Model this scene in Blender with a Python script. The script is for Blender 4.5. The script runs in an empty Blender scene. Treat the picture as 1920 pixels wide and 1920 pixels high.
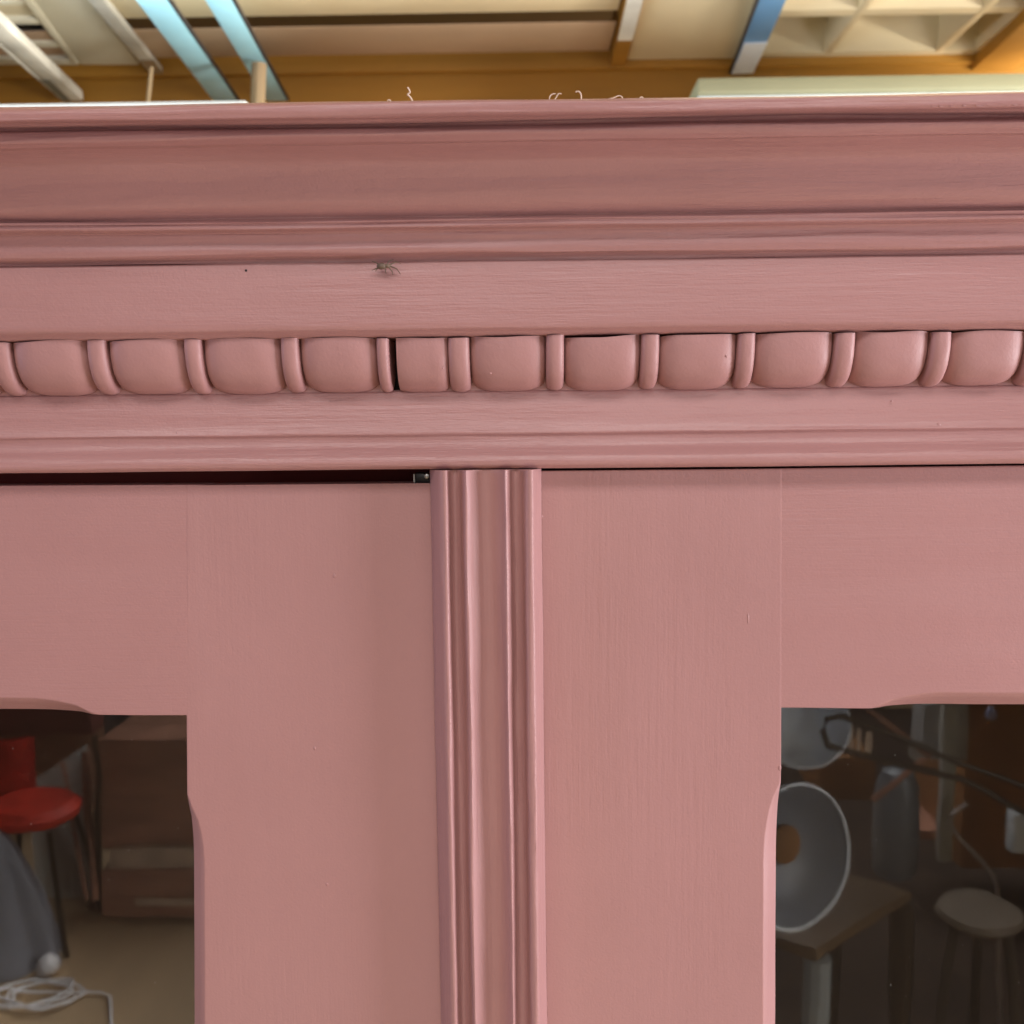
import bpy, bmesh, math, random
from mathutils import Vector, Matrix, noise
random.seed(7)
rad = math.radians
sc = bpy.context.scene
C = sc.collection

# ------------------------------------------------------------------ camera
CZ, D = 1.75, 0.52                 # eye height, distance to the door faces (world y = 0)
F = 1845.0                         # focal length in pixels of a 1920 px picture
Rm = Matrix.Rotation(rad(0.9), 3, 'Z') @ Matrix.Rotation(rad(90 - 4.95), 3, 'X') @ Matrix.Rotation(rad(-0.58), 3, 'Z')
E = Vector((0, -D, CZ))
cam = bpy.data.cameras.new('camera'); co = bpy.data.objects.new('camera', cam); C.objects.link(co)
co.matrix_world = Matrix.Translation(E) @ Rm.to_4x4()
cam.sensor_width = 36; cam.lens = 36 * F / 1920
cam.clip_start = 0.01; cam.clip_end = 100
cam.dof.use_dof = True; cam.dof.focus_distance = 0.5; cam.dof.aperture_fstop = 12.5
sc.camera = co

def ray(px, py): return Rm @ Vector(((px - 960) / F, -(py - 960) / F, -1))
def P(px, py, d=0.0):              # point at d metres in front of the door plane
    r = ray(px, py); t = (-d + D) / r.y
    return E + r * t
def PZ(px, py, z):                 # point on the level z
    r = ray(px, py); return E + r * ((z - CZ) / r.z)
GY = 0.012                         # plane of the window panes
def PR(px, py, Y):                 # place whose mirror image in the pane stands at world depth Y
    p = P(px, py, -Y); return Vector((p.x, 2 * GY - p.y, p.z))
def PRZ(px, py, z):
    p = PZ(px, py, z); return Vector((p.x, 2 * GY - p.y, p.z))
PZX, PXX = P(960, 960).z, P(960, 960).x

# ------------------------------------------------------------------ world and lights
w = bpy.data.worlds.new('World'); sc.world = w; w.use_nodes = True
w.node_tree.nodes['Background'].inputs[0].default_value = (1.0, 0.86, 0.76, 1)
w.node_tree.nodes['Background'].inputs[1].default_value = 0.075
def area(name, loc, target, sx, sy, power, col):
    l = bpy.data.lights.new(name, 'AREA'); l.shape = 'RECTANGLE'; l.size = sx; l.size_y = sy
    l.energy = power; l.color = col
    o = bpy.data.objects.new(name, l); C.objects.link(o); o.location = loc
    o.rotation_euler = (Vector(target) - Vector(loc)).to_track_quat('-Z', 'Y').to_euler()
    return o
area('window_light', (1.9, -0.50, 1.42), (0.0, 0, 1.36), 0.7, 1.0, 48, (1.0, 0.95, 1.0))
area('overhead_light', (0.0, -0.95, 2.72), (0, 0, 1.2), 1.8, 0.28, 14, (1.0, 0.95, 0.93))
area('left_window_light', (-2.2, -0.6, 1.8), (0, 0, 1.5), 0.9, 1.2, 10, (0.50, 0.60, 1.0))
area('room_light', (0.2, -4.0, 2.72), (0.2, -4.4, 0), 3.0, 2.0, 340, (1.0, 0.95, 0.92))
area('back_ceiling_fill', (3.1, 0.9, 1.5), (0.6, 2.0, 2.75), 1.2, 1.2, 480, (1.0, 0.92, 0.80))  # added unseen lamp, brightens the ceiling behind the cupboard
area('back_left_fill', (-2.4, 0.9, 1.4), (-0.4, 1.9, 2.75), 1.0, 1.0, 130, (0.88, 0.95, 1.0))  # added cool fill for the ceiling boards, no window stands here
sc.view_settings.view_transform = 'Standard'; sc.view_settings.look = 'None'
sc.view_settings.exposure = -0.10; sc.view_settings.gamma = 1
sc.render.engine = 'CYCLES'
sc.render.resolution_x = sc.render.resolution_y = 1024

# ------------------------------------------------------------------ materials
def mat(name, col, rough=0.5, metal=0.0, var=0.08, vscale=6, stretch=(1, 1, 1), bump=0.0, bscale=200, bstretch=None, spec=0.5):
    m = bpy.data.materials.new(name); m.use_nodes = True
    nt = m.node_tree; b = nt.nodes['Principled BSDF']
    b.inputs['Roughness'].default_value = rough; b.inputs['Metallic'].default_value = metal
    b.inputs['Specular IOR Level'].default_value = spec
    tc = nt.nodes.new('ShaderNodeTexCoord')
    mp = nt.nodes.new('ShaderNodeMapping'); mp.inputs['Scale'].default_value = stretch
    nt.links.new(tc.outputs['Object'], mp.inputs[0])
    n = nt.nodes.new('ShaderNodeTexNoise'); n.inputs['Scale'].default_value = vscale; n.inputs['Detail'].default_value = 5
    nt.links.new(mp.outputs[0], n.inputs['Vector'])
    r = nt.nodes.new('ShaderNodeValToRGB')
    r.color_ramp.elements[0].position = .3; r.color_ramp.elements[1].position = .7
    r.color_ramp.elements[0].color = tuple(max(0, c * (1 - var)) for c in col) + (1,)
    r.color_ramp.elements[1].color = tuple(min(1, c * (1 + var)) for c in col) + (1,)
    nt.links.new(n.outputs['Fac'], r.inputs[0]); nt.links.new(r.outputs[0], b.inputs['Base Color'])
    if bump:
        mp2 = nt.nodes.new('ShaderNodeMapping'); mp2.inputs['Scale'].default_value = bstretch or stretch
        nt.links.new(tc.outputs['Object'], mp2.inputs[0])
        n2 = nt.nodes.new('ShaderNodeTexNoise'); n2.inputs['Scale'].default_value = bscale; n2.inputs['Detail'].default_value = 3
        nt.links.new(mp2.outputs[0], n2.inputs['Vector'])
        bp = nt.nodes.new('ShaderNodeBump'); bp.inputs['Distance'].default_value = bump; bp.inputs['Strength'].default_value = 1
        nt.links.new(n2.outputs['Fac'], bp.inputs['Height']); nt.links.new(bp.outputs[0], b.inputs['Normal'])
    return m

def paint(name, along, strokes=1.0):
    """satin dusty pink wall-cupboard paint brushed along one axis"""
    m = bpy.data.materials.new(name); m.use_nodes = True
    nt = m.node_tree; L = nt.links.new; b = nt.nodes['Principled BSDF']
    tc = nt.nodes.new('ShaderNodeTexCoord')
    def nz(scale, st, detail=4, rgh=.5):
        mp = nt.nodes.new('ShaderNodeMapping'); mp.inputs['Scale'].default_value = st; L(tc.outputs['Object'], mp.inputs[0])
        n = nt.nodes.new('ShaderNodeTexNoise'); n.inputs['Scale'].default_value = scale; n.inputs['Detail'].default_value = detail
        n.inputs['Roughness'].default_value = rgh; L(mp.outputs[0], n.inputs['Vector']); return n
    st = {'x': (.045, 1, 1), 'z': (1, 1, .045), 'n': (1, 1, 1)}[along]
    st2 = {'x': (.10, 1, 1), 'z': (1, 1, .10), 'n': (1, 1, 1)}[along]
    big = nz(7, (1, 1, 1), 3)
    r = nt.nodes.new('ShaderNodeValToRGB')
    r.color_ramp.elements[0].position = .3; r.color_ramp.elements[1].position = .7
    r.color_ramp.elements[0].color = (.372, .200, .197, 1); r.color_ramp.elements[1].color = (.402, .218, .216, 1)
    L(big.outputs['Fac'], r.inputs[0])
    L(r.outputs[0], b.inputs['Base Color'])
    rg = nt.nodes.new('ShaderNodeMapRange'); rg.inputs['To Min'].default_value = .24; rg.inputs['To Max'].default_value = .48
    L(nz(60, st2).outputs['Fac'], rg.inputs[0]); L(rg.outputs[0], b.inputs['Roughness'])
    prev = None
    # brush strokes only where a patchy mask lets them be
    mask = nt.nodes.new('ShaderNodeMapRange'); mask.inputs['From Min'].default_value = .42; mask.inputs['From Max'].default_value = .62
    mask.inputs['To Min'].default_value = .25
    L(nz(9, (.6, 1, 1) if along == 'x' else (1, 1, .6), 2).outputs['Fac'], mask.inputs[0])
    for n, dist, masked in ((nz(420, st, 3), .00022 * strokes, True), (nz(700, (1, 1, 1), 3), .00013, False), (nz(1100, st2, 2), .00009 * strokes, True), (nz(22, st2, 2), .0006, False), (nz(120, (1, 1, 1), 2), .00012, False)):
        bp = nt.nodes.new('ShaderNodeBump'); bp.inputs['Distance'].default_value = dist; bp.inputs['Strength'].default_value = 1
        if masked: L(mask.outputs[0], bp.inputs['Strength'])
        L(n.outputs['Fac'], bp.inputs['Height'])
        if prev: L(prev.outputs[0], bp.inputs['Normal'])
        prev = bp
    L(prev.outputs[0], b.inputs['Normal'])
    return m
PH = paint('pink_paint_across', 'x', 3.2); PR_ = paint('pink_paint_door_rail', 'x', 1.1); PV = paint('pink_paint_upright', 'z', .8); PN = paint('pink_paint_beads', 'n', .5); PA = paint('pink_paint_astragal', 'z', 2.2)
PG = paint('pink_paint_glossy_ridges', 'n', .3)
for m_, lo_, hi_ in ((PN, .40, .60), (PG, .10, .20), (PA, .38, .60), (PV, .34, .52)):
    n_ = [n for n in m_.node_tree.nodes if n.type == 'MAP_RANGE'][0]; n_.inputs['To Min'].default_value = lo_; n_.inputs['To Max'].default_value = hi_
gap_dark = mat('gap_shade', (.012, .006, .005), .8)  # near-black, paints the shade in the gaps around the beads
maroon = mat('maroon_inside', (.20, .035, .028), .7)
inside = mat('dark_inside', (.035, .022, .016), .8)

gm = bpy.data.materials.new('window_glass'); gm.use_nodes = True
nt = gm.node_tree; nt.nodes.clear()
out = nt.nodes.new('ShaderNodeOutputMaterial'); mx = nt.nodes.new('ShaderNodeMixShader'); fr = nt.nodes.new('ShaderNodeFresnel'); fr.inputs[0].default_value = 1.52
tr = nt.nodes.new('ShaderNodeBsdfTransparent'); tr.inputs[0].default_value = (.95, .97, .96, 1)
gl = nt.nodes.new('ShaderNodeBsdfGlossy'); gl.inputs['Roughness'].default_value = 0.0
gt = nt.nodes.new('ShaderNodeTexCoord'); gn = nt.nodes.new('ShaderNodeTexNoise'); gn.inputs['Scale'].default_value = 14
gb = nt.nodes.new('ShaderNodeBump'); gb.inputs['Distance'].default_value = .00010
nt.links.new(gt.outputs['Object'], gn.inputs['Vector']); nt.links.new(gn.outputs['Fac'], gb.inputs['Height']); nt.links.new(gb.outputs[0], gl.inputs['Normal'])
nt.links.new(fr.outputs[0], mx.inputs[0]); nt.links.new(tr.outputs[0], mx.inputs[1]); nt.links.new(gl.outputs[0], mx.inputs[2]); nt.links.new(mx.outputs[0], out.inputs[0])

# ------------------------------------------------------------------ mesh helpers
class MB:
    def __init__(s): s.v = []; s.f = []
    def add(s, vs, fs):
        k = len(s.v); s.v += [Vector(v) for v in vs]; s.f += [tuple(i + k for i in f) for f in fs]
    def box(s, a, b, j=0):
        x0, y0, z0 = a; x1, y1, z1 = b
        s.hexa([(x0,y0,z0),(x1,y0,z0),(x1,y1,z0),(x0,y1,z0)], [(x0,y0,z1),(x1,y0,z1),(x1,y1,z1),(x0,y1,z1)])
    def hexa(s, lo, hi):
        s.add(list(lo) + list(hi), [(3,2,1,0),(4,5,6,7),(0,1,5,4),(1,2,6,5),(2,3,7,6),(3,0,4,7)])
    def slab(s, quad, off):                 # a quad of points thickened by a vector
        off = Vector(off); s.hexa(quad, [Vector(q) + off for q in quad])
    def grid(s, rows, closed=False, caps=False):
        n = len(rows[0]); fs = []
        for i in range(len(rows) - 1):
            for j in range(n if closed else n - 1):
                k = (j + 1) % n
                fs.append((i*n + j, i*n + k, (i+1)*n + k, (i+1)*n + j))
        if caps: fs += [tuple(range(n))[::-1], tuple((len(rows)-1)*n + j for j in range(n))]
        s.add([p for r in rows for p in r], fs)
    def tube(s, pts, r, n=8, squash=1):
        pts = [Vector(p) for p in pts]; rows = []; up = Vector((0.13, 0.21, 1)).normalized()
        for i, p in enumerate(pts):
            t = (pts[min(i+1, len(pts)-1)] - pts[max(i-1, 0)]).normalized()
            if abs(t.dot(up)) > .95: up = Vector((1, .1, .1)).normalized()
            a = t.cross(up).normalized(); b = a.cross(t)
            ri = r[i] if isinstance(r, (list, tuple)) else r
            rows.append([p + (a*math.cos(q) + b*math.sin(q)*squash) * ri for q in [2*math.pi*k/n for k in range(n)]])
        s.grid(rows, True, True)
    def lathe(s, c, prof, axis=(0, 0, 1), n=28):     # prof: (radius, height along the axis)
        ax = Vector(axis).normalized(); a = ax.orthogonal().normalized(); b = ax.cross(a); c = Vector(c)
        s.grid([[c + ax*h + (a*math.cos(q) + b*math.sin(q))*r for q in [2*math.pi*k/n for k in range(n)]] for r, h in prof], True)
    def build(s, name, m, parent=None, sharp=35, bevel=0, origin=None):
        bm = bmesh.new(); vs = [bm.verts.new(v) for v in s.v]
        for f in s.f:
            try: bm.faces.new([vs[i] for i in f])
            except ValueError: pass
        bmesh.ops.recalc_face_normals(bm, faces=bm.faces)
        if bevel:
            bmesh.ops.bevel(bm, geom=[e for e in bm.edges if len(e.link_faces) == 2 and e.calc_face_angle(0) > .5], offset=bevel, segments=2, profile=.6, affect='EDGES')
        me = bpy.data.meshes.new(name); bm.to_mesh(me); bm.free()
        base = Vector((0, 0, 0))
        if parent is not None and parent.type == 'EMPTY': base = parent.location
        elif parent is not None and parent.parent: base = parent.parent.location
        if parent is None and origin is not None: base = Vector(origin)
        if base.length: me.transform(Matrix.Translation(-base))
        me.shade_smooth(); me.set_sharp_from_angle(angle=rad(sharp))
        me.materials.append(m)
        o = bpy.data.objects.new(name, me); C.objects.link(o)
        if parent is not None: o.parent = parent
        elif origin is not None: o.location = base
        return o
def tag(o, label=None, cat=None, group=None, kind=None):
    for k, v in (('label', label), ('category', cat), ('group', group), ('kind', kind)):
        if v: o[k] = v
    return o
def thing(name, loc, label, cat, group=None):
    o = bpy.data.objects.new(name, None); o.location = loc; o.empty_display_size = .05; C.objects.link(o)
    return tag(o, label, cat, group)
def nz(*a): return noise.noise(Vector(a))
def chaikin(p, it=2):
    for _ in range(it):
        q = [p[0]]
        for a, b in zip(p, p[1:]):
            q += [(a[0]*.75 + b[0]*.25, a[1]*.75 + b[1]*.25), (a[0]*.25 + b[0]*.75, a[1]*.25 + b[1]*.75)]
        p = q + [p[-1]]
    return p

# ------------------------------------------------------------------ the room
M_floor = mat('floor_boards', (.42, .30, .18), .55, var=.25, vscale=3, stretch=(1, .2, 1))
M_dfloor = mat('dark_rug', (.05, .03, .02), .9, var=.3)
M_wall = mat('cream_wall', (.42, .38, .30), .9)
fl = MB(); fl.box((-5, -8, -.1), (5, 3.4, 0)); tag(fl.build('floor', M_floor), kind='structure')
wl = MB(); wl.box((-5, 3.2, 0), (5, 3.4, 3.1)); tag(wl.build('back_wall', M_wall), kind='structure')
CH = 2.75                                    # level of the ceiling panels
cream = mat('cream_ceiling_paint', (.66, .57, .38), .7, var=.06, vscale=3)
ivory = mat('ivory_ceiling_paint', (.62, .60, .48), .7, var=.06, vscale=3)
ochre = mat('ochre_timber', (.36, .175, .022), .55, var=.18, vscale=3, stretch=(.3, 2, 4))
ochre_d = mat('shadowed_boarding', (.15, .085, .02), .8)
whitebar = mat('chalky_white_paint', (.62, .62, .57), .6, var=.2, vscale=9)
pinkboard = mat('faded_boards', (.50, .36, .24), .7, var=.12, vscale=4, stretch=(.3, 1, 1))
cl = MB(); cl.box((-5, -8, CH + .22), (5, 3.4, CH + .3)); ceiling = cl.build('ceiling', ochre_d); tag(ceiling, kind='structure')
YB = PZ(960, 118, CH).y                      # front face of the cross beam
YN = YB - 2.2
# cross beam
b = MB(); b.box((-5, YB + .03, CH - .30), (5, YB + .15, CH + .1)); b.build('timber', ochre, None, bevel=.004)
beam = bpy.data.objects['timber']; beam.name = 'ceiling_beam'
tag(beam, 'long ochre timber beam running across behind the top of the cupboard', 'beam')
t_ = MB(); t_.box((-5, YB, CH - .018), (5, YB + .028, CH + .03)); t_.build('ledge', ochre, beam)
# louvred boards: every board a part of the ceiling
xa, xb = PZ(235, 60, CH).x, PZ(1152, 60, CH).x
for k, (p0, p1) in enumerate(((47, 108), (-16, 34), (-84, -30), (-160, -100), (-240, -180))):
    y0, y1 = PZ(960, p1, CH).y, PZ(960, p0, CH).y
    b = MB(); b.slab([(xa - .6, y0, CH + .014), (xb, y0, CH + .014), (xb, y1, CH + .003), (xa - .6, y1, CH + .003)], (0, 0, .003))
    b.build('ceiling_board', pinkboard if k == 0 else cream, ceiling, bevel=.002)
# side post of the louvres
b = MB(); q = [PZ(1146, 125, CH - .02), PZ(1166, 125, CH - .02)]
b.box((q[0].x, YN, CH - .015), (q[1].x + .01, YB - .005, CH + .1)); bt = b.build('ceiling_batten', ochre, ceiling, bevel=.003)
b = MB(); b.box((q[0].x + .001, YN, CH - .019), (q[1].x + .009, PZ(1150, 62, CH).y, CH - .0155)); b.build('white_facing', whitebar, bt)
# flat cream panel
x0, x1 = PZ(1172, 125, CH).x, PZ(1372, 125, CH).x
b = MB(); b.box((x0, YN, CH), (x1, YB - .006, CH + .03)); o = b.build('ceiling_panel', cream, ceiling, bevel=.004)
# coffered panel
x0, x1 = x1 + .004, PZ(1800, 125, CH).x
b = MB(); b.box((x0, YN, CH + .09), (x1, YB - .006, CH + .11)); cof = b.build('coffered_panel', cream, ceiling)
xs = [x0 + .008, PZ(1535, 122, CH).x, PZ(1735, 122, CH).x, x1]
for x in xs:
    b = MB(); b.slab([(x - .011, YN, CH + .002), (x + .011, YN, CH + .002), (x + .011, YB - .02, CH + .002), (x - .011, YB - .02, CH + .002)], (0, 0, .086))
    b.build('rib', cream, cof, bevel=.006)
yy = YB - .012
for k in range(7):
    b = MB(); b.hexa([(x0, yy - .018, CH + .004), (x1, yy - .018, CH + .004), (x1, yy + .018, CH + .004), (x0, yy + .018, CH + .004)],
                     [(x0, yy - .045, CH + .088), (x1, yy - .045, CH + .088), (x1, yy + .03, CH + .088), (x0, yy + .03, CH + .088)])
    b.build('cross_rib', cream, cof)
    yy -= PZ(960, 122, CH).y - PZ(960, 46, CH).y
# right flat panel and ochre joist
x2 = PZ(1800, 125, CH).x + .02
b = MB(); b.box((x2, YN, CH + .001), (x2 + .9, YB - .006, CH + .03)); b.build('ceiling_panel', ivory, ceiling, bevel=.004)
b = MB(); q0, q1 = PZ(1893, 140, CH - .03), PZ(1975, 72, CH - .03)
dv = (q1 - q0).normalized(); pp = Vector((-dv.y, dv.x, 0)) * -.12
b.slab([q0 - dv*.5, q0 - dv*.5 + pp, q1 + dv*.8 + pp, q1 + dv*.8], (0, 0, .10)); 
tag(b.build('ceiling_brace', ochre, None, bevel=.004), 'short ochre timber at the far right end of the ceiling', 'beam')
# left ivory panel with window-like openings
def leaf(fa, na, fb, nb, z, k=1.6):
    A, B, A2, B2 = (PZ(*q, z) for q in (fa, na, fb, nb)); return [A, A2, A2 + (B2 - A2)*k, A + (B - A)*k]
b = MB(); b.slab(leaf((150, 122), (62, 0), (262, 122), (165, 0), CH), (0, 0, .03)); b.build('ceiling_panel', ivory, ceiling, bevel=.004)
grey = mat('grey_recess', (.17, .16, .12), .8)
b = MB(); b.slab(leaf((0, 122), (-140, 0), (149, 122), (60, 0), CH + .035, 1.8), (0, 0, .02)); lp = b.build('coffered_panel', grey, ceiling)
b = MB(); b.slab(leaf((137, 121), (42, 0), (148, 121), (60, 0), CH - .003), (0, 0, .035)); b.build('rib', ivory, lp, bevel=.003)
for ya, yb_, xr in ((112, 122, 148), (80, 90, 118), (37, 46, 84), (2, 10, 58), (-36, -28, 30)):
    b = MB(); b.slab([PZ(xr - 160, yb_, CH), PZ(xr, yb_, CH), PZ(xr - 6, ya, CH), PZ(xr - 170, ya, CH)], (0, 0, .034)); b.build('cross_rib', ivory, lp, bevel=.002)
# rails and pipes slung below the ceiling, all running into the depth
blue = mat('rail_sky_blue', (.34, .68, .84), .18, var=.12, vscale=5)  # sky reflected in the glossy rails, put into their base colour
bluew = mat('rail_white', (.72, .80, .88), .3)  # whiter tone for the far end of the deep blue rail
blued = mat('rail_sky_blue_deep', (.10, .27, .50), .3)  # darker blue, sky reflection put into the colour here too
blackish = mat('rail_shadow_side', (.03, .028, .03), .5)  # black strip painted in for the shadow side of the rails
tanp = mat('bare_tan_wood', (.30, .22, .13), .7, var=.15)
def rail(name, pxa, pxb, zz, wdt, hgt, m, label, cat, group=None, side=None, ya=None):
    """bar from the picture point a (far end) towards b (near end), at level zz"""
    A, B = PZ(pxa[0], pxa[1], zz), PZ(pxb[0], pxb[1], zz)
    dv = (B - A).normalized(); pr = Vector((-dv.y, dv.x, 0)); B = B + dv * .5
    b = MB(); b.slab([A, A + pr*wdt, B + pr*wdt, B], (0, 0, hgt))
    o = b.build(name, m, None, bevel=min(wdt, hgt) * .3); tag(o, label, cat, group)
    if side:
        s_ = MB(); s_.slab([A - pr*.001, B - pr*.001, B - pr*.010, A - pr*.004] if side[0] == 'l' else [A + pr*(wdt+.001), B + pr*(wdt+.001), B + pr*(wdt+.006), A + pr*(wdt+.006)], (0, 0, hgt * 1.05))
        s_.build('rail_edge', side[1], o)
    return o, A, B, dv, pr
g_ = 'rails slung below the ceiling'
rail('ceiling_rail', (400, 190), (254, 0), CH - .10, .066, .008, blue, 'rail coloured pale blue like reflected sky, left one of the close pair below the ceiling', 'rail', g_, ('r', blackish))
rail('ceiling_rail', (500, 190), (384, 0), CH - .10, .056, .008, blue, 'rail coloured pale blue like reflected sky, with a wooden hanger, right one of the close pair', 'rail', g_, ('r', blackish))
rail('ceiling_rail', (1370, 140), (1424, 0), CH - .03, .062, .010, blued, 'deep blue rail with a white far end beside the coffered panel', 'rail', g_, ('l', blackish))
b = MB(); A, B = PZ(1372, 139, CH - .034), PZ(1396, 82, CH - .034); dv = (B-A).normalized(); pr = Vector((-dv.y, dv.x, 0))
b.slab([A, A + pr*.058, B + pr*.058, B], (0, 0, .003))
ob = [o for o in C.objects if o.name.startswith('ceiling_rail') and 'deep' in o.get('label', '')][0]
b.build('white_end', bluew, ob)
rail('white_bar', (120, 190), (-60, 30), CH - .08, .055, .03, whitebar, 'chalky white bar with a dark patch, slanting down at the far left', 'bar', None, ('l', whitebar))
rail('white_pipe', (290, 150), (163, 0), CH - .012, .038, .02, whitebar, 'thin white batten with a tan end along the ivory panel', 'batten')
for (pa, pb, m_, nm, o_) in (((290, 150), (262, 112), tanp, 'tan_end', 'white_pipe'), ((118, 188), (78, 150), grey, 'dark_patch', 'white_bar')):
    zz = CH - .013 if nm == 'tan_end' else CH - .081
    A, B = PZ(*pa, zz), PZ(*pb, zz); dv = (B - A).normalized(); pr = Vector((-dv.y, dv.x, 0)); b = MB()
    b.slab([A + pr*.001, A + pr*(.037 if nm == 'tan_end' else .022), B + pr*(.037 if nm == 'tan_end' else .022), B + pr*.001], (0, 0, -.002)); b.build(nm, m_, bpy.data.objects[o_])  # tan tip of the batten, darker grey patch on the bar
b = MB(); b.tube([P(276, 205, -1.98), P(284, 126, -1.98)], .005, 8); tag(b.build('thin_hanger', tanp), 'thin tan hanger hanging from the white batten at left', 'hanger')
b = MB(); A = P(483, 200, -1.95); B2 = P(486, 120, -1.95); b.tube([A - Vector((0,0,.1)), A, B2], .018, 10)
tag(b.build('wooden_hanger', tanp), 'short tan wooden hanger holding the right pale blue rail', 'hanger')
# furniture standing behind the cupboard, only their tops showing
pgreen = mat('pale_green_paint', (.17, .175, .11), .6, var=.06); pwhite = mat('bright_white_paint', (.60, .66, .68), .5, var=.03)
a0 = P(1309, 146, -1.6); a1 = P(1309, 173, -1.6)
t = thing('pale_green_cupboard', (a0.x + .7, 1.8, 0), 'pale green cupboard with white trim behind, top edge at right', 'cupboard')
b = MB(); b.box((a0.x, 1.6, a1.z), (a0.x + 1.5, 2.0, a0.z)); b.build('top_board', pgreen, t, bevel=.004)
b = MB(); b.box((a0.x + .004, 1.62, a1.z - .10), (a0.x + 1.45, 1.98, a1.z - .001)); b.build('trim', pwhite, t, bevel=.002)
b = MB(); b.box((a0.x + .01, 1.64, 0), (a0.x + 1.4, 1.96, a1.z - .101)); b.build('carcass', pgreen, t)
a1 = P(200, 192, -1.5); a2 = P(460, 192, -1.5)
t = thing('white_wardrobe', (a2.x - .8, 1.7, 0), 'bright white wardrobe behind, thin top edge showing at left', 'wardrobe')
b = MB(); b.box((a2.x - 1.6, 1.5, a1.z - .06), (a2.x, 1.9, a1.z)); b.build('top_board', pwhite, t, bevel=.003)
b = MB(); b.box((a2.x - 1.58, 1.52, 0), (a2.x - .02, 1.88, a1.z - .061)); b.build('carcass', pwhite, t)

# ------------------------------------------------------------------ the pink cupboard
XL, XR = -.62, .66
cup = thing('pink_cupboard', (0, 0, 0), 'dusty pink painted wooden cupboard with carved cornice and two glazed doors', 'cupboard')
UP = .006
def moulding(name, prof, m, back, it=2, x0=XL, x1=XR, n=150, amp=.00045, seed=0.0, top=None):
    """a moulding from (depth, picture row) corners, extruded along the front with a hand-made waver"""
    pr = [(d, P(1000, py, d).z) for d, py in prof]
    pr = chaikin(pr, it)
    body = [(-back, pr[0][1])] + pr + [(-back, pr[-1][1])]
    rows = []
    for i in range(n + 1):
        x = x0 + (x1 - x0) * i / n; r = []
        for j, (d, z) in enumerate(body):
            if 0 < j < len(body) - 1:
                dd = amp * (nz(x*6, j*.17, seed) + .5*nz(x*22, j*.3, seed+5)); dz = amp * 1.3 * (nz(x*5, j*.1, seed+9) + .4*nz(x*19, j*.2, seed+2))
            else: dd = dz = 0
            r.append((x, -(d + dd), z + dz))
        rows.append(r)
    b = MB(); b.grid(rows, True, True)
    return b.build(name, m, cup, sharp=60)
crown = [(.072, 186.5), (.0790, 187.5), (.0795, 195), (.0795, 207), (.0785, 214), (.0745, 218), (.0720, 224), (.0668, 226), (.0660, 232), (.0690, 235), (.0712, 242), (.0710, 251), (.0685, 259), (.0670, 263), (.0615, 265),
         (.0600, 270), (.0540, 283), (.0495, 300), (.0468, 325), (.0452, 350), (.0436, 372), (.0405, 388), (.0360, 400), (.0352, 404), (.0385, 406), (.0392, 410), (.0380, 413.5), (.0393, 417), (.0390, 423), (.0360, 426),
         (.0325, 428), (.0322, 436), (.0316, 448), (.0322, 460), (.0318, 470), (.0300, 475), (.0255, 478), (.0245, 484), (.0245, 489)]
moulding('crown_moulding', crown, PH, .02, amp=.0008)
moulding('frieze_board', [(.0262, 488), (.0268, 492), (.0272, 510), (.0274, 560), (.0274, 605), (.0268, 613), (.0245, 620), (.0225, 626), (.0195, 629)], PH, .02, amp=.0004, seed=3)
moulding('lower_moulding', [(-.004, 729), (.0045, 730), (.0050, 745), (.0056, 770), (.0064, 795), (.0078, 808), (.0080, 812), (.0062, 816), (.0060, 828), (.0075, 838), (.0105, 848), (.0125, 856), (.0130, 866), (.0120, 873), (.0090, 878)], PH, .02, amp=.0004, seed=7)

# carved bead row: beads and dividers one by one, before a near-black backing that paints the shade of the gaps
zt, zb = P(1000, 629, .02).z, P(1000, 738, .004).z
b = MB(); b.box((XL, .004, zb - .01), (XR, .019, zt + .01)); rec = b.build('bead_course', gap_dark, cup)
for u0, u1 in ((XL, P(728, 640, .01).x), (P(752, 640, .01).x, XR)):
    b = MB(); b.box((u0, -.0038, zb - .005), (u1, .003, zt - .004)); b.build('recess_board', PH, rec)
DT = .0225
def bx(px): return P(px, 640, DT).x
zt0 = zt
def arc_piece(name, xa, xb, m, R, h, zt, n, nu=16, nv=14, skin=0.0, cutl=False, seed=0, d0=.0025):
    rows = []
    g0 = zt0 - zt; rv = 1 + .03*nz(seed, 3.3, 1.1)
    ztu = lambda x: zt0 - g0*max(-.3, .45 + 1.6*nz(x*38, seed, .5))
    for i in range(nu + 1):
        u = -1 + 2*i/nu
        u = math.sin(u * math.pi/2)            # denser at the ends
        if cutl and u < 0: s = max(0, 1 - .10*abs(u)**3)
        else: s = max(0.0, 1 - abs(u)**n)**(1/n)
        x = (xa + xb)/2 + (xb - xa)/2 * u
        r = [(x, .009, ztu(x))]
        for j in range(nv + 1):
            th = math.pi/2 * j/nv
            ss = skin + (1 - skin) * s
            k = rv*(1 + .016*nz(x*70, th*1.6, seed) + .010*nz(x*420, th*6, seed)); zz = zt + (ztu(x) - zt)*max(0, 1 - j/3)
            r.append((x - (0.0 if not cutl else 0), -(d0 + (R - d0)*(math.cos(th)**.85)*(.42 + .58*ss)*k), zz - h*(math.sin(th)**.95)*(.55 + .45*ss) * (1 + (k-rv)*.5)))
        r.append((x, .009, zt - h*.55))
        rows.append(r)
    b = MB(); b.grid(rows, True, True)
    return b.build(name, m, rec, sharp=50)
divs = [(-22, 10), (160, 192), (343, 372), (525, 555), (706, 733), (841, 877), (1026, 1056), (1206, 1236), (1388, 1417), (1571, 1605), (1753, 1786), (1935, 1967)]
per = 182
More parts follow.
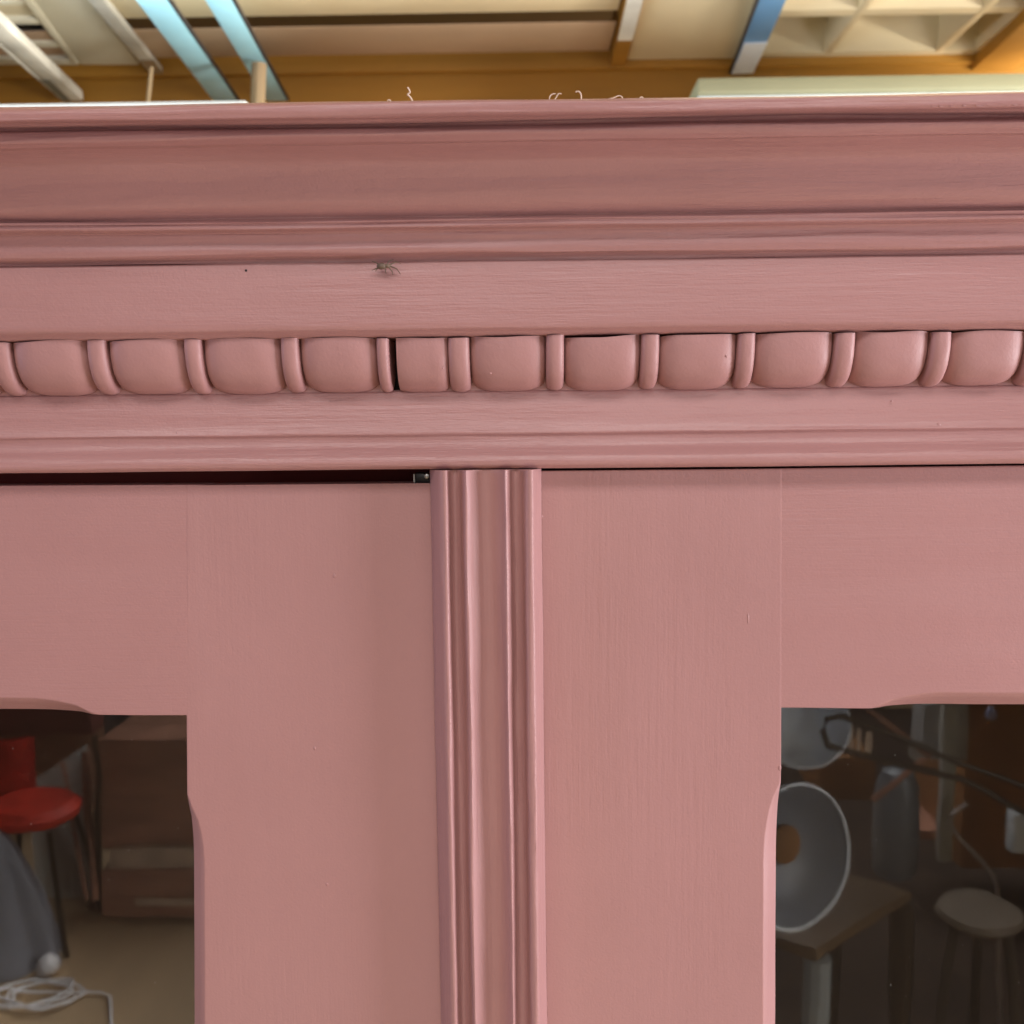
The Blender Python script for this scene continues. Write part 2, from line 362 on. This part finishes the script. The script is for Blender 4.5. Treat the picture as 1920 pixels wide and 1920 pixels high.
L0 = [(-22 - per*k, 10 - per*k) for k in (4, 3, 2, 1)]; L1 = [(1935 + per*k, 1967 + per*k) for k in (1, 2, 3)]
al = L0 + divs + L1
hz = zt - P(1000, 734, .006).z - .0022
def ztop(px, gap): return P(px, 634 - (px - 1000)*0, .024).z * 0 + zt - gap
for i, (a, c) in enumerate(al):
    short = (a == 706)
    nxt = al[i + 1][0] if i + 1 < len(al) else None
    g = .0005 + .0005*random.random()
    arc_piece('divider', bx(a - 2.5), bx(c + 2.5 if not short else 728), PN, .0222, hz + .0012, zt - g, 2.6, nu=14, skin=.62, seed=i*3.1)
    if nxt is None: continue
    if short: arc_piece('bead', bx(741.5), bx(839.5), PN, .0215, hz + .0004, zt - .0016, 5, cutl=True, seed=i, nu=20)
    else:
        g = .0006 + .0008*random.random()
        arc_piece('bead', bx(c + 1), bx(nxt - 1), PN, .0224, hz + .0010, zt - g, 3.2, nu=20, skin=.0, seed=i*7.3)

# carcass
b = MB(); zc = P(960, 876, 0).z
b.box((-.585, .03, .08), (-.56, .45, zc + .12)); b.box((.60, .03, .08), (.625, .45, zc + .12)); b.box((-.585, .451, .08), (.625, .46, zc + .12))
b.build('carcass_side', PV, cup)
b = MB(); b.box((-.559, .03, .08), (.599, .45, .11)); b.build('carcass_bottom', PV, cup)
b = MB(); b.box((-.66, .02, P(960, 200, .07).z - .03), (.70, .47, P(960, 200, .07).z - .005)); b.build('carcass_top', inside, cup)
b = MB(); b.box((-.559, .027, zc - .020), (.599, .05, zc + .05)); b.build('head_rail', maroon, cup)
b = MB(); b.box((-.559, .44, .11), (.599, .450, zc + .1)); b.build('carcass_back', inside, cup)

# doors -------------------------------------------------------------
TH = .024
def smooth(t): t = max(0, min(1, t)); return t*t*(3 - 2*t)
def loft_board(name, par, m, outer, inner, lo, hi, axis, face, dirn, chamfer, n=90, seed=0, wav=.0003):
    """board with a free outer edge, and a stopped chamfer along its inner edge.
    axis 'z': upright stile from lo to hi in z; 'x': rail. outer/inner: functions of the running coordinate."""
    rows = []
    for i in range(n + 1):
        s = lo + (hi - lo) * i / n
        o_, in_ = outer(s), inner(s); sg = 1 if in_ > o_ else -1
        c = chamfer(s)
        cw, cd = .0088*c, .0005 + .0105*c
        wv = wav*nz(s*9, seed, 1.7) + wav*.6*nz(s*31, seed, 4.2)
        inn = in_ + wv
        sec = [(o_, TH), (o_, .00015)]
        sec += [(o_ + sg*.0003, .00004), (o_ + sg*.0008, 0), (o_ + sg*.0012, 0)]
        for k in range(1, 8): sec.append((o_ + (inn - sg*(cw + .0008) - o_)*k/8, 0))
        sec += [(inn - sg*(cw + .0012), 0), (inn - sg*(cw + .0008), 0), (inn - sg*(cw + .0002), .0001 + .0002*c), (inn - sg*(cw*.5), .0003*c + .0001 + cd*.5), (inn, cd), (inn, TH)]
        r = []
        for j, (q, dp) in enumerate(sec):
            y = face + dp + (.00012*nz(s*5, q*12, seed) if dp < .001 else 0)
            r.append((q, y, s) if axis == 'z' else (s, y, q))
        rows.append(r)
    b = MB(); b.grid(rows, True, True)
    return b.build(name, m, par, sharp=40)

def line_x(p, q): # x as function of z through two picture points on the door plane
    A, B = P(*p), P(*q); return lambda z: A.x + (B.x - A.x) * (z - A.z)/(B.z - A.z)
def line_z(p, q):
    A, B = P(*p), P(*q); return lambda x: A.z + (B.z - A.z) * (x - A.x)/(B.x - A.x)
BOT, OB = .10, .22

def door(side):
    dr = bpy.data.objects.new('door', None); C.objects.link(dr); dr.parent = cup
    dr['label'] = 'left glazed door carrying the ribbed cover strip' if side == 'l' else 'right glazed door with a visible board joint'
    if side == 'l':
        top = line_z((0, 911), (812, 907)); inner = line_x((350, 1340), (352.5, 1920)); xi = P(350, 1340).x
        outer = P(912, 1400).x; seam = lambda z: inner(z) + .0; z_in = line_z((0, 1340), (350, 1341))
        tc_, ts_ = P(0, 1490).z, P(0, 1625).z; xc0, xc1 = P(188, 1340).x, P(40, 1340).x; xfar = -.55; sf = -1
        face_s, face_r = 0, .00006
        zt0 = P(600, 908).z
    else:
        top = line_z((1015, 884), (1920, 873)); inner = line_x((1465, 1330), (1462.5, 1920)); xi = P(1465, 1330).x
        outer = P(965, 1400).x; z_in = line_z((1465, 1328), (1920, 1331))
        tc_, ts_ = P(1500, 1455).z, P(1500, 1615).z; xc0, xc1 = P(1625, 1330).x, P(1790, 1330).x; xfar = .59; sf = 1
        face_s, face_r = 0, .00018
        zt0 = P(1240, 881).z
    ic = inner(P(350, 1340).z)
    inn = inner if side == 'r' else (lambda z: inner(z))
    stop = lambda t: (lambda q: (1 - (1 - q)**2.2)*smooth(q*3.5))(max(0, min(1, t)))
    ch = lambda z: stop((tc_ - z)/(tc_ - ts_)) * smooth((z - (OB + .05))/.03)
    loft_board('stile', dr, PV, lambda z: outer, inn, BOT, zt0, 'z', face_s, 1, ch, n=220, seed=1 + sf)
    chx = lambda x: stop((x - xc0)/(xc1 - xc0)) * smooth(((xfar - sf*.12) - x)*sf/.02 + 1)
    r0, r1 = sorted((ic - sf*.012, xfar))
    loft_board('top_rail', dr, PR_, top, z_in, r0, r1, 'x', face_r, 1, chx, n=100, seed=4 + sf)
    fx = xfar - sf*.10
    b = MB(); b.box((min(fx, xfar), .001, BOT), (max(fx, xfar), TH, z_in(fx) - .0005)); b.build('outer_stile', PV, dr, bevel=.001)
    xx = sorted((ic + sf*.0005, fx - sf*.0005))
    b = MB(); b.box((xx[0], .001, BOT), (xx[1], TH, OB)); b.build('bottom_rail', PR_, dr, bevel=.001)
    b = MB(); xx = sorted((ic - sf*.004, fx + sf*.004)); b.box((xx[0], GY, OB - .004), (xx[1], GY + .003, z_in(ic) + .004)); 
    # the pane lies in a rebate: the boards close over its edge
    pane = b.build('window_pane', gm, dr)
    return dr
dl, drr = door('l'), door('r')
for dr_, xr_, in ((dl, (0, 355)), (drr, (1460, 1920))):
    b = MB()
    for k in range(20):
        x_, y_ = random.uniform(*xr_), random.uniform(1350, 1920)
        c = P(x_, y_, -GY); r = random.choice((.00008, .00012, .00017)); st_ = random.choice((1, 1, 1, 3))
        b.box((c.x - r, GY - .0002, c.z - r*st_), (c.x + r, GY - .00002, c.z + r*st_))
    tag(b.build('dust_specks', mat('pane_dust', (.25, .24, .24), .9), dr_), kind='stuff')
# seats for the pane are the inner edges; small paint nibs and dribbles
def nib(b, px, py, d, r, st=(1, 1)):
    c = P(px, py, d); rows = []
    for i in range(5):
        a = math.pi/2*i/4
        rows.append([c + Vector((math.cos(q)*math.cos(a)*r*st[0], -math.sin(a)*r*.55 + .0002, math.sin(q)*math.cos(a)*r*st[1])) for q in [2*math.pi*k/10 for k in range(10)]])
    b.grid(rows, True)
b = MB()
for px, py, r, st in ((627, 1080, .0009, (1, 1.6)), (590, 1403, .0008, (1, 1.5)), (613, 1658, .0009, (1, 1.2)), (487, 1893, .0007, (1, 1)), (546, 1225, .0004, (1, 1)), (700, 1290, .0004, (1, 1)), (420, 1700, .0005, (1, 1))):
    nib(b, px, py, 0, r, st)
tag(b.build('paint_nibs', PV, dl), kind='stuff')
b = MB()
for px, py, r, st in ((1015, 968, .0009, (1, 1)), (1403, 1160, .0007, (.7, 5)), (1150, 1075, .0004, (1, 2)), (1093, 1310, .0004, (1, 2)), (1462, 1440, .0009, (1, 2))):
    nib(b, px, py, 0, r, st)
tag(b.build('paint_nibs', PV, drr), kind='stuff')
b = MB()
for px, py, r, st in ((322, 815, .0012, (1, .6)), (332, 812, .0009, (.6, 1)), (365, 814, .0008, (1, .8)), (555, 815, .0009, (1.2, .6)), (565, 814, .0007, (.8, 1)), (1225, 848, .0009, (1, .8)), (1120, 808, .0007, (1, 1)), (1760, 797, .0011, (1, .9)), (1672, 752, .0007, (1, .7))):
    nib(b, px, py, .0072 if py < 830 else .0105, r, st)
for px, py in ((920, 700), (1000, 663), (1362, 668), (830, 690)): nib(b, px, py, .0203, .0005, (1, 1.2))
for k in range(26):
    px = random.uniform(1750, 1920); nib(b, px, random.uniform(190, 200), .0795, random.uniform(.0003, .0006), (random.uniform(1, 3), .6))
tag(b.build('paint_nibs', PH, cup), kind='stuff')

# cover strip (astragal) on the left door: section in picture columns at row 1400
AS = [(817, 0.0), (817.5, .003), (820, .0060), (834, .0150), (838, .0165), (843, .0170), (847, .0165), (852, .0120), (858, .0085), (863, .0080), (871, .0100), (877, .0150), (880, .0170), (884, .0172), (892, .0140),
      (904, .0108), (920, .0090), (936, .0102), (947, .0135), (952, .0165), (956, .0172), (960, .0150), (966, .0095), (973, .0078), (983, .0098), (989, .0150), (993, .0168), (1003, .0170), (1007, .0155), (1016, .0060), (1019.5, .003), (1020, 0)]
base = [(P(px, 1400, d).x, d) for px, d in AS]
base = chaikin(base, 1)
b = MB(); rows = []; z1, z0 = P(900, 881, .012).z, BOT
sl = (P(1020, 1900).x - P(1008, 890).x) / (P(1020, 1900).z - P(1008, 890).z)
for i in range(301):
    z = z1 + (z0 - z1)*i/300; r = []
    for j, (x, d) in enumerate(base):
        e = 0 if j in (0, len(base)-1) else 1
        xw = x + sl*.75*(z - P(1000, 1400).z) + e*.00055*(nz(z*11, j*.22, 3) + .5*nz(z*45, j*.3, 8))
        r.append((xw, -(d + e*.0004*(nz(z*13, j*.3, 6) + .6*nz(z*60, j*.6, 2)) - (0 if e else .0)) - .0003, z))
    rows.append(r)
b.grid(rows, True, True)
cs = b.build('cover_strip', PA, dl, sharp=50)
# little cracks and ridges of thick paint on the strip
b = MB()
for pts in (((895, 1545), (898, 1580), (900, 1612)), ((902, 1690), (906, 1725)), ((912, 1750), (903, 1785), (904, 1800)), ((905, 1815), (904, 1840), (906, 1880)), ((908, 1845), (920, 1858)), ((889, 1010), (884, 1060))):
    b.tube([P(x, y, .0103) for x, y in pts], [.0002] + [.0005]*(len(pts)-2) + [.0002], 6)
tag(b.build('paint_ridges', PA, dl), kind='stuff')
# latch in the gap above the left door
blk = mat('black_iron', (.012, .014, .015), .35, .3); steel = mat('bright_steel', (.32, .33, .32), .35, .8)
a, c = P(779, 886, -.006), P(812, 905, -.006)
b = MB(); b.box((a.x, .004, c.z), (c.x, .012, a.z)); la = b.build('latch', blk, dl, bevel=.0006)
b = MB(); b.box((a.x - .0009, .0035, c.z + .0004), (a.x - .0001, .012, a.z - .0006)); b.build('latch_plate', steel, dl)
b = MB(); q = P(800, 893, -.003); b.lathe(q, [(0, .0012), (.0012, .001), (.0016, 0)], (0, -1, 0), 12); b.build('latch_screw', steel, dl)

# ------------------------------------------------------------------ spider and lint
M_sp = mat('spider_brown', (.12, .085, .06), .6, var=.4, vscale=600)
def vround(b, c, r, st, n=12, m=8):
    c = Vector(c)
    b.grid([[c + Vector((math.cos(q)*math.sin(a)*r*st[0], math.sin(q)*math.sin(a)*r*st[1], math.cos(a)*r*st[2])) for q in [2*math.pi*k/n for k in range(n)]] for a in [math.pi*(i+.001)/(m+.002) for i in range(m+1)]], True)
b = MB(); s0 = P(720, 499, .031)
vround(b, s0 + Vector((-.0012, 0, 0)), .0019, (1.3, .8, .85)); vround(b, s0 + Vector((.0016, 0, 0)), .0013, (1.1, .8, .8))
for pts in (((716, 500), (707, 504), (704, 509)), ((715, 500), (704, 504), (697, 507)), ((722, 502), (723, 507), (724, 513)), ((729, 501), (735, 508), (737, 516)), ((731, 499), (744, 504), (751, 514)), ((714, 497), (704, 492), (697, 490)), ((730, 497), (742, 491), (752, 494)), ((725, 496), (730, 489), (738, 487))):
    b.tube([P(x, y, .030 if k else .031) for k, (x, y) in enumerate(pts)], [.0004, .00028, .00015], 6)
sp = b.build('spider', M_sp, None, origin=s0); tag(sp, 'tiny brown spider with thin splayed legs under the cornice groove', 'spider')
b = MB(); vround(b, P(717, 498, .0325), .0009, (1.1, .6, .9)); b.build('spot', mat('spider_pale_spot', (.42, .36, .24), .6), sp)
b = MB(); nib(b, 461, 507, .0272, .0006); nib(b, 697, 542, .0272, .0005, (.6, 1.4)); tag(b.build('specks', blk, cup), kind='stuff')
M_lint = mat('pale_fibre', (.80, .66, .55), .7)
lints = [([(774, 190), (768, 180), (763, 177), (770, 174), (766, 166), (764, 164)], 'white zigzag fibre standing alone on the cornice top', .00034),
         ([(1030, 187), (1031, 180), (1036, 176), (1042, 176)], 'curved fibre leaning right, left one of a close pair', .00026),
         ([(1040, 187), (1044, 181), (1047, 175), (1053, 176)], 'thin forked fibre, right one of a close pair', .00022),
         ([(1090, 187), (1090, 178), (1087, 172), (1081, 171), (1080, 173)], 'tall hooked fibre curling left over the ochre beam', .00030),
         ([(1140, 186), (1150, 184), (1160, 179), (1166, 181), (1168, 187)], 'low arched fibre with a long tail on the cornice top', .00026),
         ([(1198, 187), (1201, 182), (1205, 182), (1207, 187)], 'small looped fibre, rightmost on the cornice top', .00026),
         ([(726, 189), (730, 187), (733, 190)], 'tiny flat crumb of lint left of the zigzag fibre', .0003)]
for pts, lab, r in lints:
    b = MB(); b.tube([P(x, y, .072) for x, y in chaikin(pts, 2)], r, 6); tag(b.build('lint_fibre', M_lint, None, origin=P(*pts[0], .072)), lab, 'fibre', 'fibres stuck to the cornice top')

# ------------------------------------------------------------------ things in the room behind the camera, seen mirrored in the panes
red = mat('red_fabric', (.65, .035, .015), .6, var=.3, vscale=8); brown = mat('brown_wood', (.46, .23, .16), .3, var=.3, vscale=4, stretch=(1, 1, 4))
palew = mat('pale_worn_wood', (.66, .50, .38), .6, var=.2, vscale=9); greyc = mat('grey_dust_sheet', (.26, .27, .32), .9, var=.1)
white = mat('white_plastic', (.85, .86, .92), .3); enam = mat('grey_enamel', (.80, .86, .98), .2, var=.1); rust = mat('rust_brown', (.17, .075, .02), .8, var=.4)
dkm = mat('dark_metal', (.05, .035, .02), .4, .3); chrome = mat('dull_chrome', (.55, .50, .50), .3, .7); cardb = mat('brown_cardboard', (.34, .15, .05), .8, var=.2)
tabl = mat('tabletop_wood', (.15, .095, .05), .4, var=.2); legm = mat('dark_stool_leg', (.07, .055, .04), .6); seatm = mat('worn_seat_wood', (.22, .18, .14), .5, var=.2)
rg = MB(); p = PRZ(1700, 1700, 0); rg.box((p.x - .9, p.y - 2.5, .002), (p.x + 2.2, p.y + 1.4, .012)); tag(rg.build('dark_rug', M_dfloor), 'dark floor covering mirrored in the right pane', 'rug')
wl = MB(); wl.box((-5, -8, 0), (5, -7.8, 3.0)); tag(wl.build('far_wall', mat('far_wall_brown', (.16, .09, .06), .9)), kind='structure')
# red chair
Y = 2.75; sc_ = PR(62, 1522, Y); t = thing('red_chair', (sc_.x, sc_.y, 0), 'red upholstered chair with thin metal legs, mirrored in the left pane', 'chair')
b = MB(); b.lathe(sc_ - Vector((0, 0, .03)), [(0, 0), (.12, 0), (.155, .02), (.16, .045), (.13, .07), (0, .075)], n=24); b.build('seat', red, t)
b = MB(); q = PR(8, 1450, Y + .15); b.grid([[q + Vector((.10*u, -.03*u*u, .13*v)) for u in [-1 + k/4 for k in range(9)]] for v in (-1, -.5, 0, .5, 1)]); b.grid([[q + Vector((.10*u, .03 - .03*u*u, .13*v)) for u in [-1 + k/4 for k in range(9)]] for v in (-1, -.5, 0, .5, 1)]); b.build('backrest', red, t)
for sx, sy in ((-1, -1), (1, -1), (-1, 1), (1, 1)):
    b = MB(); b.tube([sc_ + Vector((sx*.10, sy*.10, -.03)), Vector((sc_.x + sx*.16, sc_.y + sy*.15, 0))], .010, 8); b.build('leg', dkm, t)
# leaning white board
b = MB(); A_, B_, C_, D_ = PR(50, 1475, 3.1), PR(155, 1400, 3.2), PR(184, 1690, 3.0), PR(70, 1700, 3.0); b.slab([A_, B_, C_, D_], (0, -.02, 0))
tag(b.build('leaning_board', mat('dull_white_board', (.62, .62, .60), .7), None), 'slanting white board behind the red chair, mirrored', 'board')
b = MB(); b.tube([PR(117, 1430, 2.95), PR(162, 1690, 2.85)], .008, 8); b.tube([PR(157, 1410, 2.95), PR(180, 1690, 2.85)], .014, 8); tag(b.build('wooden_trestle', brown), 'thin brown trestle legs against the white board, mirrored', 'trestle')
# brown dresser
t0 = PR(178, 1345, 2.95); t = thing('brown_dresser', (t0.x + .4, t0.y, 0), 'brown wooden chest with a pale shelf edge, mirrored in the left pane', 'chest')
def mbox(par, name, px0, py0, px1, py1, Y, dp, m, wid=None):
    A, B = PR(px0, py0, Y), PR(px1, py1, Y); b = MB(); b.box((min(A.x, B.x), A.y - dp, min(A.z, B.z)), (max(A.x, B.x), A.y, max(A.z, B.z))); return b.build(name, m, par, bevel=.004)
mbox(t, 'chest_front', 182, 1386, 480, 1592, 2.90, .4, brown); mbox(t, 'shelf_edge', 206, 1594, 480, 1632, 2.86, .3, palew)
mbox(t, 'drawer', 190, 1634, 480, 1722, 2.84, .4, brown); mbox(t, 'drawer_edge', 250, 1686, 480, 1700, 2.83, .008, palew); mbox(t, 'post', 172, 1380, 186, 1715, 2.86, .04, dkm)
t1 = thing('upholstered_bench', (PR(60, 1350, 4).x, PR(60, 1350, 4).y, 0), 'dull red bench top above the chest, mirrored', 'bench'); mbox(t1, 'bench_top', -220, 1300, 170, 1375, 3.7, .5, mat('dull_red_cloth', (.28, .09, .08), .8)); mbox(t1, 'bench_base', -200, 1376, 150, 1560, 3.75, .3, brown)
mbox(t1, 'cushion', 190, 1330, 420, 1378, 3.6, .3, mat('grey_blue_cloth', (.22, .20, .26), .8, var=.5, vscale=12))
# dust sheet
b = MB(); c0 = PRZ(-30, 1800, 0); tp = PR(-40, 1550, -(c0.y - 2*GY)); H = tp.z
b.grid([[Vector((tp.x, tp.y, 0)) + Vector((math.cos(a)*(r + .02*math.sin(9*a)*f), math.sin(a)*(r*.6 + .02*math.sin(7*a)*f), H*(1 - f**1.5))) for a in [2*math.pi*k/48 for k in range(48)]] for f, r in [(k/10, .03 + .21*(k/10)**.8) for k in range(11)]], True)
tag(b.build('dust_sheet', greyc, None), 'grey dust sheet hanging over a stand, mirrored at the left edge', 'dust sheet')
# plug and coiled cable
pl = PRZ(86, 1812, .03); b = MB(); b.lathe(pl, [(0, -.03), (.022, -.028), (.032, -.005), (.03, .02), (.018, .034), (0, .036)], (.5, .2, .4)); tag(b.build('plug', white, None, origin=pl), 'white round plug lying above the coiled cable, mirrored', 'plug')
b = MB(); c0 = PRZ(70, 1868, .012)
pts = [c0 + Vector((math.cos(a)*(.11 + .02*math.sin(a*1.7)) + .02*math.sin(a*.6), math.sin(a)*(.07 + .015*math.cos(a*2.3)), .002*a % .02)) for a in [k*.25 for k in range(90)]] + [PRZ(190, 1862, .01), PRZ(205, 1870, .01), PRZ(210, 1930, .01)]
b.tube(pts, .0042, 6); tag(b.build('coiled_cable', white), 'loosely coiled white cable on the tan floor, mirrored', 'cable')
# right pane ------------------------------------------------
def disc_dir(): return (0, 1, .35)
q = PR(1500, 1352, 1.9); b = MB(); b.lathe(q, [(.03, -.10), (.07, -.09), (.10, -.05), (.118, 0), (.123, .002), (.118, .004), (.098, -.045), (.065, -.08), (0, -.088)], (-.1, .8, .6), 40)
tag(b.build('lamp_shade', enam, None), 'upturned pale enamel lamp shade, mirrored in the top corner of the right pane', 'lamp shade')
q = PR(1492, 1606, 1.15); t = thing('enamel_basin', q, 'large round grey enamel basin with a rusty middle, mirrored in the right pane', 'basin')
b = MB(); b.lathe(q, [(0, -.045), (.060, -.045), (.097, -.022), (.120, .0), (.124, .003), (.128, .0), (.125, -.01), (.102, -.035), (.065, -.055)], (.55, 1, .15), 48); b.build('bowl', mat('grey_bowl', (.16, .175, .205), .45), t); b = MB(); ax = Vector((.55, 1, .15)).normalized(); a_ = ax.orthogonal().normalized(); c_ = ax.cross(a_); b.tube([q + ax*.004 + (a_*math.cos(k*.1309) + c_*math.sin(k*.1309))*.125 for k in range(49)], .003, 8); b.build('rim', enam, t)
b = MB(); b.lathe(q + Vector((.012, .0, .01)), [(0, -.036), (.028, -.036), (.034, -.040), (.034, -.046)], (.55, 1, .15), 28); b.build('rust_patch', rust, t)
q0, q1 = PR(1680, 1640, 2.3), PR(1672, 1440, 2.3); b = MB(); hh = q1.z - q0.z; b.lathe(q0, [(0, 0), (.056, .0), (.064, .015), (.066, hh*.4), (.060, hh*.85), (.045, hh*.97), (0, hh)], n=32)
tag(b.build('milk_can', mat('blue_grey_metal', (.27, .31, .36), .35, .2), None), 'tall blue-grey metal can with a rounded top, mirrored in the right pane', 'can')
# folded dark frame
b = MB(); Yf = 1.85
b.tube([PR(x, y, Yf) for x, y in ((1930, 1480), (1800, 1432), (1700, 1390), (1575, 1343), (1553, 1348), (1546, 1372), (1556, 1398), (1610, 1415), (1680, 1432), (1800, 1462), (1930, 1530))], .008, 8)
tag(b.build('folding_frame', dkm), 'dark tubular folding frame with a rounded end, mirrored', 'frame')
for k, (x0_, x1_) in enumerate(((1590, 1600), (1606, 1614), (1622, 1634))):
    mbox(bpy.data.objects['folding_frame'], 'strap', x0_, 1362 + 6*k, x1_, 1408 + 6*k, 1.9, .005, palew)
b = MB(); b.tube([PR(x, y, 2.0) for x, y in ((1815, 1508), (1800, 1517), (1783, 1530), (1779, 1541), (1800, 1573), (1850, 1625), (1866, 1645), (1872, 1668), (1874, 1800), (1878, 1960))], .006, 8)
tag(b.build('bent_tube', chrome), 'bent thin metal tube of a standing lamp, mirrored at right', 'lamp')
mb_ = mbox(None, 'white_post', 1772, 1290, 1786, 1620, 2.5, .03, whitebar); tag(mb_, 'narrow whitish post in front of brown cardboard, mirrored', 'post')
mb_ = mbox(None, 'white_carton', 1735, 1320, 1812, 1425, 2.62, .1, mat('carton_white', (.5, .5, .5), .7)); tag(mb_, 'torn whitish carton beside the narrow post, mirrored', 'carton')
mb_ = mbox(None, 'cardboard_box', 1812, 1310, 2050, 1630, 2.75, .4, cardb); tag(mb_, 'large brown cardboard box at the right edge, mirrored', 'box')
mb_ = mbox(None, 'crate', 1540, 1420, 1640, 1500, 2.5, .3, cardb); tag(mb_, 'small brown crate behind the enamel basin, mirrored', 'crate')
mb_ = mbox(None, 'blue_white_tin', 1905, 1530, 1935, 1605, 2.2, .05, enam); tag(mb_, 'small pale tin before the cardboard box, mirrored', 'tin')
q = PR(1858, 1340, 2.6); b = MB(); b.lathe(q, [(0, .01), (.018, .008), (.02, 0)], (0, 1, 0)); tag(b.build('round_sticker', mat('blue_sticker', (.40, .45, .75), .5)), 'small round pale blue sticker on the brown cardboard box, mirrored', 'sticker')
# table
q = [PR(1400, 1740, 1.45), PR(1530, 1782, 1.38), PR(1712, 1672, 1.72), PR(1560, 1640, 1.95)]; zt_ = sum(v.z for v in q)/4
pts = [PRZ(1400, 1740, zt_), PRZ(1530, 1782, zt_), PRZ(1712, 1672, zt_), PRZ(1560, 1630, zt_)]
ct = sum(pts, Vector())/4; t = thing('low_table', (ct.x, ct.y, 0), 'brown wooden table with a pointed corner and grey leg, mirrored', 'table')
b = MB(); b.slab(pts, (0, 0, -.025)); b.build('tabletop', tabl, t, bevel=.003)
for v in pts:
    u = v + (ct - v)*.12; b = MB(); b.tube([Vector((u.x, u.y, zt_ - .026)), Vector((u.x, u.y, 0))], [.03, .018], 10); b.build('leg', mat('grey_leg', (.30, .33, .34), .5) if v is pts[1] else dkm, t)
q = PR(1840, 1705, 1.9); t = thing('round_stool', (q.x, q.y, 0), 'worn round wooden stool beside the bent lamp tube, mirrored', 'stool')
b = MB(); b.lathe(q, [(0, -.03), (.09, -.03), (.105, -.015), (.10, 0), (0, .004)], n=36); b.build('seat', seatm, t)
for k in range(3):
    a = 2*math.pi*k/3 + .9; b = MB(); b.tube([q + Vector((math.cos(a)*.07, math.sin(a)*.07, -.03)), Vector((q.x + math.cos(a)*.13, q.y + math.sin(a)*.13, 0))], .013, 8); b.build('leg', legm, t)

mb_ = mbox(None, 'wooden_shelf', 1700, 1560, 2100, 1576, 2.85, .25, brown); tag(mb_, 'thin brown shelf board behind the grey metal can, mirrored', 'shelf')
for k, (a, c, yy_) in enumerate((((1590, 1300), (1745, 1420), 2.3), ((1640, 1500), (1735, 1425), 2.2))):
    b = MB(); b.tube([PR(*a, yy_), PR(*c, yy_)], .009, 8); tag(b.build('timber_stick', brown), ('brown stick slanting down behind the folding frame, mirrored', 'brown stick rising above the grey metal can, mirrored')[k], 'stick')
b = MB(); b.grid([[PR(1705 + 45*u, 1395 + 28*v + 6*math.sin(u*9 + v*5), 2.4) for u in [k/6 for k in range(7)]] for v in [k/4 for k in range(5)]]); b.grid([[PR(1705 + 45*u, 1395 + 28*v + 6*math.sin(u*9 + v*5), 2.42) for u in [k/6 for k in range(7)]] for v in [k/4 for k in range(5)]])
tag(b.build('crumpled_paper', mat('dull_paper', (.55, .54, .52), .8)), 'crumpled pale paper between the can and the whitish carton, mirrored', 'paper')
